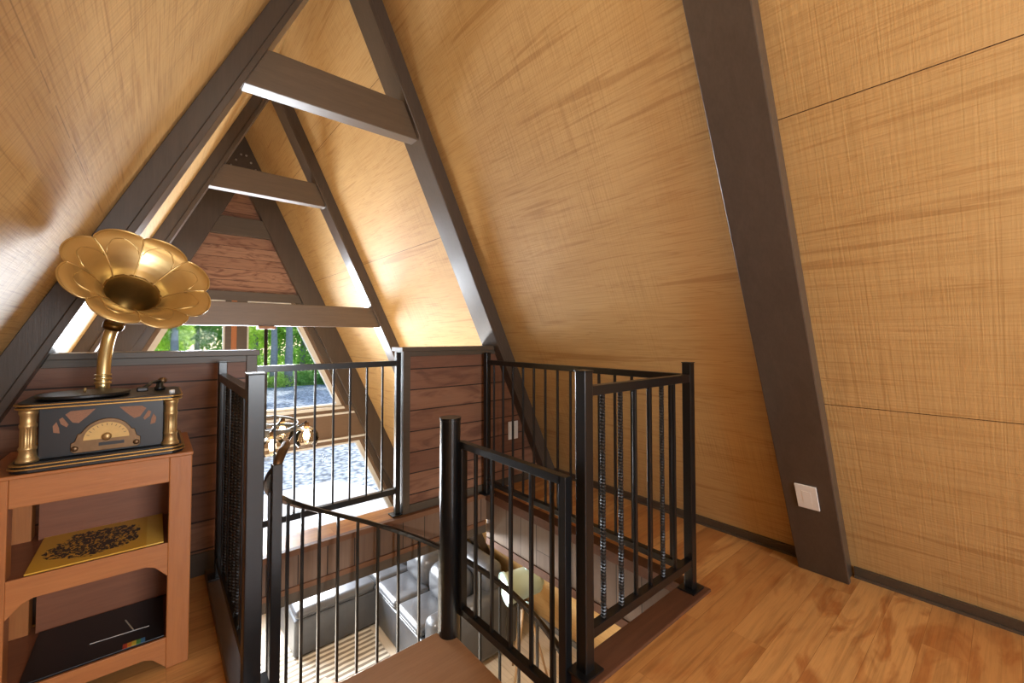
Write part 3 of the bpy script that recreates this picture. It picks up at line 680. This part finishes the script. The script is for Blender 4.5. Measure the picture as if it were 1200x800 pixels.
# horn: eight petals
HC = V((-.0413, 2.08, 1.4226)); HRn = .1983; th, ph, ps = .5828, .3464, 5.3047
ax = V((cos(th)*sin(ph), -cos(th)*cos(ph), sin(th))); e1 = V((0,0,1)).cross(ax).normalized(); e2 = ax.cross(e1)
DEP = .26
HP = [(.082,-.104),(.085,-.099),(.090,-.092),(.100,-.076),(.116,-.056),(.134,-.038),(.152,-.024),(.168,-.014),(.182,-.007),(.1975,0)]
def hornmesh(off, t0, t1, nk=42, seg=192):
    g = MB(); vs = []; fs = []
    for k in range(nk+1):
        tt = t0 + (t1-t0)*k/nk
        kx = tt*(len(HP)-1); k0 = min(int(kx), len(HP)-2); fk = kx-k0
        base = HP[k0][0]*(1-fk) + HP[k0+1][0]*fk; h = HP[k0][1]*(1-fk) + HP[k0+1][1]*fk
        lip = max(0, (tt-.66)/.34)
        for i in range(seg):
            a = 2*pi*i/seg; q = (a - ps)/(pi/4); fr = q - math.floor(q); pet = abs(sin(pi*fr))**.62
            rr = base + lip**2*(.030*pet) + off
            hh = h + lip**2*(-.003 + .010*pet) - .003*(1-pet)*min(1, tt*2) - lip**4*.012*pet
            vs.append(HC + ax*hh + (e1*cos(a)+e2*sin(a))*rr)
    for k in range(nk):
        for i in range(seg): fs.append((seg*k+i, seg*k+(i+1)%seg, seg*(k+1)+(i+1)%seg, seg*(k+1)+i))
    return g.add(vs, fs, True), vs, seg
g, vs, seg = hornmesh(0, 0, 1)
hn = g.build('horn', M_brass, gm, fix=False)
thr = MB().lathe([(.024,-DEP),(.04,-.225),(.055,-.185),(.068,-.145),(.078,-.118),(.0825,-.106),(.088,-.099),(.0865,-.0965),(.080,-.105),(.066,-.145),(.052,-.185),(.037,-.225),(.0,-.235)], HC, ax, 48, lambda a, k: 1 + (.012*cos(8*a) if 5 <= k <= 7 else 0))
thr.build('throat', plain('brass with throat shade in colour', '#7d6030', .42, .85, noise=.2, scale=20), gm)  # shade of the horn's cavity put into the colour as darker brass
so = hn.modifiers.new('solid', 'SOLIDIFY'); so.thickness = .0025; so.offset = 1
rim = vs[-seg:] + [vs[-seg]]
MB().tube(rim, .0032, 6, cap=False).build('rim', M_brass, hn)
for i in range(8):          # seams between the petals and a curved line in each
    a = ps + i*pi/4; line = []
    kk = int(round((a % (2*pi))/(2*pi)*seg)) % seg
    line = [vs[seg*k+kk] + ax*.0015 for k in range(3, 43)]
    MB().tube(line, .003, 6).build('petal_seam', M_brass, hn)
    ring_ = []
    for j in range(13):
        f_ = j/12; kk2 = int(round(((a + (.05+.90*f_)*pi/4) % (2*pi))/(2*pi)*seg)) % seg
        kr = 25 + int(round(11*sin(pi*f_)**.6)); ring_.append(vs[seg*kr+kk2] + ax*.001)
    MB().tube(ring_, .0018, 5).build('petal_line', M_brass, hn)
# neck: from the back of the top plate up into the horn
nb = V((-.155, 2.29, GT)); hb = HC - ax*DEP
p0 = nb; pts = []
c1 = nb + V((0, 0, .17)); c2 = hb - ax*.12
for i in range(22):
    u = i/21; pts.append(nb*(1-u)**3 + c1*3*u*(1-u)**2 + c2*3*u*u*(1-u) + (hb+ax*.012)*u**3)
rad = [.021 - .001*i/21 + .006*max(0, (i-15)/6) for i in range(22)]
nk = MB().tube(pts, rad, 20).build('neck', M_brass, gm)
for z_, r_ in ((.002, .028), (.03, .025), (.045, .025), (.06, .0245)): MB().lathe([(0,-.004),(r_,-.004),(r_+.0015,0),(r_,.004),(0,.004)], nb + V((0,0,z_+.004)), (0,0,1), 24).build('collar', M_brass, nk)
d_ = (pts[-5]-pts[-8]).normalized(); MB().lathe([(.0,-.014),(.031,-.014),(.033,0),(.031,.014),(0,.014)], pts[-5], d_, 24).build('collar', M_brassd, nk)

# ------------------------------------------------------------------ lower room: sofa, rug, lamp, chandelier
sf = thing('sectional_sofa', (2.3, 5.2, LOW), 'dark grey leather corner sofa in the lower room under the far windows', 'sofa')
def cushion(name, x0, x1, y0_, y1_, z0, z1, bev=.06, puff=0.0):
    g = MB().box(x0, x1, y0_, y1_, z0, z1); o = g.build(name, M_leather, sf, bev, 0, 5)
    for p in o.data.polygons: p.use_smooth = True
    return o
SZ = -1.93
MB().box(1.27, 2.25, 5.36, 6.48, LOW+.03, -2.06).build('base', M_leather, sf, .03, 0, 3); MB().box(2.23, 3.42, 3.95, 6.48, LOW+.03, -2.06).build('base', M_leather, sf, .03, 0, 3)
cushion('seat_cushion', 1.27, 2.22, 5.31, 6.1, -2.05, SZ)
cushion('seat_cushion', 2.2, 2.7, 4.75, 5.32, -2.05, SZ); cushion('seat_cushion', 2.2, 2.7, 4.16, 4.74, -2.05, SZ); cushion('seat_cushion', 2.24, 2.95, 5.33, 6.1, -2.05, SZ)
cushion('back_cushion', 1.3, 2.2, 6.08, 6.46, -2.0, -1.58, .1); cushion('back_cushion', 2.22, 2.95, 6.08, 6.46, -2.0, -1.56, .1)
cushion('back_cushion', 2.6, 3.0, 4.78, 5.36, -2.0, -1.58, .15); cushion('back_cushion', 2.6, 3.0, 4.18, 4.76, -2.0, -1.58, .15); cushion('back_cushion', 2.62, 3.05, 5.38, 6.0, -2.0, -1.56, .15); cushion('back_frame', 3.0, 3.25, 4.0, 6.1, LOW+.03, -1.5, .08)
cushion('armrest', 2.24, 3.26, 3.9, 4.15, LOW+.03, -1.78, .09)
tag(MB().box(.75, 2.15, 3.2, 5.6, LOW, LOW+.012).build('rug', M_rug, None, .004), 'pale striped woven rug on the lower floor before the sofa', 'rug')

# tripod spotlight lamp
lx, ly, lz = 3.08, 3.47, -1.46
t = thing('tripod_floor_lamp', (lx, ly, LOW), 'pale teal spotlight lamp on a tripod by the lower right wall', 'lamp')
M_teal = plain('pale teal metal', '#9db3ae', .4, .3, noise=.08, scale=6)
hd = V((-.91, .27, -.10)).normalized()
hc = V((lx, ly, lz))
hs = MB().lathe([(0,-.27),(.035,-.27),(.04,-.22),(.088,-.215),(.095,-.19),(.125,-.18),(.14,-.155),(.145,.0),(.15,.17),(.165,.18),(.165,.215),(.152,.215),(.148,.175)], hc, hd, 32).build('head', M_teal, t)
MB().lathe([(0,.181),(.147,.181),(.147,.19),(0,.215)], hc, hd, 32).build('lens', emit('warm lamp lens', (1.0,.93,.8), 14), hs)
MB().lathe([(0,0),(.03,0),(.034,.03),(.028,.045),(0,.048)], hc + V((.05,-.03,.122)), (0,0,1), 16).build('knob', M_teal, hs)
MB().tube([hc+V((.06,.155,.0)), hc+V((.06,.16,-.15)), hc+V((.03,.02,-.22)), hc+V((0,-.16,-.15)), hc+V((0,-.16,0))], .012, 8).build('yoke', M_teal, t)
apex = hc + V((.03,.0,-.23)); MB().lathe([(0,-.05),(.05,-.05),(.05,.03),(.02,.05),(0,.05)], apex, (0,0,1), 18).build('hub', M_bronze, t)
for a in (80, 200, 320):
    f_ = V((lx+.03+.26*cos(R(a)), ly+.26*sin(R(a)), LOW)); g = MB().tube([apex+V((.03*cos(R(a)), .03*sin(R(a)), -.02)), f_+V((0,0,.0))], [.017,.012], 10); g.build('leg', wood('lamp leg wood', rgb('#a58a6a'), rgb('#b89c7a'), 2), t)

# chandelier hung from the low tie beam
hx, hy = .825, 4.72
ch = thing('chandelier', (hx, hy, 1.306), 'chandelier with clear glass shades hanging below the low tie beam', 'chandelier')
M_iron = plain('dark iron', '#2c2a29', .45, .6); M_hoop = plain('pale metal hoop', '#4f4d4a', .4, .7)
MB().box(hx-.075, hx+.075, hy-.06, hy+.06, 1.276, 1.304).build('canopy', wood('canopy wood', rgb('#7a5436'), rgb('#94683f'), 0), ch, .004)
MB().tube([(hx, hy, 1.28), (hx, hy, .22)], .016, 12).build('stem', M_iron, ch)
for k, (z, r_, tl) in enumerate(((.34, .29, .03), (.31, .31, -.035), (.28, .28, .02))):
    pts = [(hx+r_*cos(2*pi*i/48), hy+r_*sin(2*pi*i/48), z+tl*sin(2*pi*i/48+k)) for i in range(49)]
    MB().sweep(pts, [(-.004,-.012),(.004,-.012),(.004,.012),(-.004,.012)], cap=False).build('hoop', M_hoop, ch)
M_shade = glass('clear shade glass', (.93,.90,.84,1), 1.5); M_bulb = emit('warm bulb glow', (1.0,.78,.45), 16)
for k in range(5):
    a = R(-18+72*k); ex, ey = hx+.37*cos(a), hy+.37*sin(a)
    arm = MB().tube([(hx, hy, .30), (hx+.15*cos(a), hy+.15*sin(a), .26), (hx+.30*cos(a), hy+.30*sin(a), .30), (ex, ey, .35), (ex, ey, .30)], .009, 8).build('arm', M_iron, ch)
    MB().lathe([(0,.03),(.022,.03),(.026,0),(.026,-.03),(0,-.03)], (ex, ey, .31), (0,0,1), 14).build('socket', M_bronze, arm)
    MB().lathe([(.03,.0),(.07,-.02),(.105,-.07),(.115,-.12),(.10,-.17),(.075,-.20)], (ex, ey, .30), (0,0,1), 28).build('glass_shade', M_shade, arm)
    MB().lathe([(0,-.03),(.014,-.035),(.03,-.075),(.032,-.10),(.02,-.13),(0,-.137)], (ex, ey, .30), (0,0,1), 16).build('bulb', M_bulb, arm)
    ld_ = bpy.data.lights.new('bulb_light', 'POINT'); ld_.energy = 3; ld_.color = (1,.75,.45); ld_.shadow_soft_size = .03
    lo = bpy.data.objects.new('bulb_light', ld_); COL.objects.link(lo); lo.location = (ex, ey, .06)

# ------------------------------------------------------------------ outside
GZ_ = -2.72
struct('ground', MB().box(-45, 60, YF+.15, 95, GZ_-.3, GZ_), M_gravel, 'grey gravel ground outside the windows', 'ground')
struct('patio', MB().box(-2.5, 3.72, YF+.15, 11.9, GZ_, GZ_+.06).prism([(3.72, YF+.15, GZ_), (3.72, 11.9, GZ_), (4.3, 10.8, GZ_), (4.3, YF+.15, GZ_)], (0,0,.06)), M_conc, 'pale concrete patio outside the lower windows', 'patio')
struct('verge', MB().prism([(-45, 37, GZ_), (60, 37, GZ_), (60, 95, GZ_+4.5), (-45, 95, GZ_+4.5), (-45,95,GZ_)][:2] + [(60, 95, GZ_), (-45, 95, GZ_)], (0,0,.05)), M_grass, 'bright green grass verge beyond the gravel', 'grass')
def leaf_mesh(name, n, fn, size, mat, rng):
    vs = []; fs = []
    for i in range(n):
        p = fn(rng); s = size*(.6+.8*rng.random())
        d = V((rng.gauss(0,1), rng.gauss(0,1), rng.gauss(0,1))).normalized(); e = d.cross(V((rng.gauss(0,1), rng.gauss(0,1), rng.gauss(0,1)))).normalized(); k = len(vs)
        vs += [p-d*s, p+e*s*.45, p+d*s, p-e*s*.45]; fs.append((k,k+1,k+2,k+3))
    me = bpy.data.meshes.new(name); me.from_pydata([tuple(v) for v in vs], [], fs); me.materials.append(mat); return me
rng = random.Random(3)
def crown(rng):
    while True:
        p = V((rng.uniform(-1,1), rng.uniform(-1,1), rng.uniform(-1,1)))
        if p.length < 1: break
    b_ = rng.randrange(9); r2 = random.Random(b_*17+1)
    c_ = V((r2.uniform(-1.9,1.9), r2.uniform(-1.9,1.9), r2.uniform(.9,6.5)))
    return c_ + p*1.5
crowns = [leaf_mesh('foliage', 3400, crown, .22, m_, rng) for m_ in (M_leaf, M_leaf2, M_leaf3)]
def bushf(rng):
    a = rng.uniform(0, 2*pi); r_ = sqrt(rng.random())*1.4; z = rng.random()*1.5*(1-.4*(r_/1.4)**2)
    return V((r_*cos(a), r_*sin(a), z))
bushes = [leaf_mesh('foliage', 1500, bushf, .13, m_, rng) for m_ in (M_leaf3, M_leaf, M_leaf2)]
trunk = MB().tube([(0,0,0), (.05,.02,3), (.0,.1,7), (.1,0,11)], [.30,.24,.18,.08], 12)
tm = None
WORDS = ['leftmost', 'second', 'third', 'fourth', 'fifth', 'sixth', 'seventh', 'eighth', 'ninth', 'tenth', 'eleventh', 'twelfth']
spots = [(-4.5,40,0,1.),(-.6,38,2,.8),(.95,37.5,3,1.),(2.6,44,1,.9),(7.1,37.5,3,1.),(8.1,37.2,3,1.1),(6.4,41,2,.8),(9.8,40,0,.9),(12.6,41,1,.9),(1.4,52,0,1.2),(10.6,54,1,1.2),(16.5,52,2,1.2)]
order = sorted(range(len(spots)), key=lambda i: spots[i][0]/spots[i][1])
for rank, i in enumerate(order):
    x, y, kind, s = spots[i]
    t = thing('tree', (x, y, GZ_), ['bright green leafy', 'deep green leafy', 'yellow green leafy', 'bare pale trunked'][kind] + ' tree outside the far windows, %s from the left' % WORDS[rank], 'tree', 'trees beyond the gravel')
    if tm is None:
        o = trunk.build('trunk', M_bark, None); tm = o.data; bpy.data.objects.remove(o)
    for nm, me in (('trunk', tm), ('foliage', crowns[kind % 3])):
        c_ = bpy.data.objects.new(nm, me); COL.objects.link(c_); c_.parent = t; c_.scale = (s,)*3
        if nm == 'foliage': c_.rotation_euler.z = i*1.3; c_.location.z = 5.5 if kind == 3 else 0
bs_ = [(-3.0+1.75*k + rng.uniform(-.3,.3), 37.2+rng.uniform(0,2), k % 3, rng.uniform(.55,.8)) for k in range(12)]
for k, (x, y, kind, s) in enumerate(bs_):
    o = bpy.data.objects.new('shrub', bushes[kind]); COL.objects.link(o); o.location = (x, y, GZ_); o.scale = (s,)*3; o.rotation_euler.z = k
    tag(o, ['yellow green', 'bright green', 'deep green'][kind] + ' low shrub at the forest edge, %s from the left' % WORDS[k], 'shrub', 'shrubs at the forest edge')

# ------------------------------------------------------------------ light
w = bpy.data.worlds.new('sky'); S.world = w; w.use_nodes = True; nt = w.node_tree; bg = nt.nodes['Background']
sky = N(nt, 'ShaderNodeTexSky'); sky.sky_type = 'NISHITA'; sky.sun_disc = False; sky.sun_elevation = R(50); sky.sun_rotation = R(0); sky.dust_density = 2.0; sky.air_density = 1.0
L(nt, sky.outputs[0], bg.inputs[0]); bg.inputs[1].default_value = .5
def light(kind, name, loc, energy, col, size=.1, rot=None, **kw):
    l = bpy.data.lights.new(name, kind); l.energy = energy; l.color = col
    if kind == 'SUN': l.angle = R(1.0)
    elif kind == 'AREA':
        l.shape = 'RECTANGLE'; l.size = size[0]; l.size_y = size[1]
    else: l.shadow_soft_size = size
    o = bpy.data.objects.new(name, l); COL.objects.link(o); o.location = loc
    if rot is not None: o.rotation_euler = rot
    return o
d = V((.22, -1, -1.22)); sun = light('SUN', 'sun', (0, 20, 20), 5.5, (1, .95, .86)); sun.rotation_euler = d.to_track_quat('-Z', 'Y').to_euler()
# daylight entering by the far windows, and a fill added at the rear
light('AREA', 'window_daylight', (.85, YF-.12, .9), 118, (.86,.93,1), (1.3, 1.3), (R(-97), 0, 0)).data.spread = R(105)
light('AREA', 'lower_window_daylight', (.85, YF-.12, -1.05), 250, (.90,.95,1), (2.6, 1.1), (R(-66), 0, 0)).data.spread = R(125)
light('AREA', 'rear_fill', (.85, YB+.06, 1.25), 135, (.90,.95,1), (1.3, 1.3), (R(90), 0, R(28)))  # added fill at the invented rear window, turned toward the left wall
# ridge lamp of the loft, then added fill points without fixtures
light('POINT', 'ridge_light', (.80, .55, 3.1), 16, (1,.88,.72), .12)
light('POINT', 'ridge_light', (.80, -1.0, 2.9), 12, (1,.90,.76), .12)  # added unseen fill behind the viewer
light('POINT', 'under_loft_fill', (1.3, .2, -.6), 40, (1,.93,.82), .12)  # added unseen fill that brightens the lower room
light('POINT', 'living_room_fill', (1.1, 3.5, -.4), 130, (1,.95,.88), .15)  # added unseen fill for the lower right wall, sofa and rug

# ------------------------------------------------------------------ camera
cam = bpy.data.cameras.new('camera'); co = bpy.data.objects.new('camera', cam); COL.objects.link(co)
cam.sensor_width = 36; cam.sensor_fit = 'HORIZONTAL'; cam.lens = 494.16/1200*36; cam.shift_y = -19.281/1200; cam.clip_start = .02
yaw, pitch, roll = .701, .0279, -.0006
fwd = V((sin(yaw)*cos(pitch), cos(yaw)*cos(pitch), sin(pitch)))
co.location = (0, 0, 1.2); co.rotation_euler = fwd.to_track_quat('-Z', 'Y').to_euler()
S.camera = co
S.view_settings.view_transform = 'Standard'; S.view_settings.look = 'None'; S.view_settings.exposure = 0; S.view_settings.gamma = 1; S.view_settings.use_curve_mapping = False
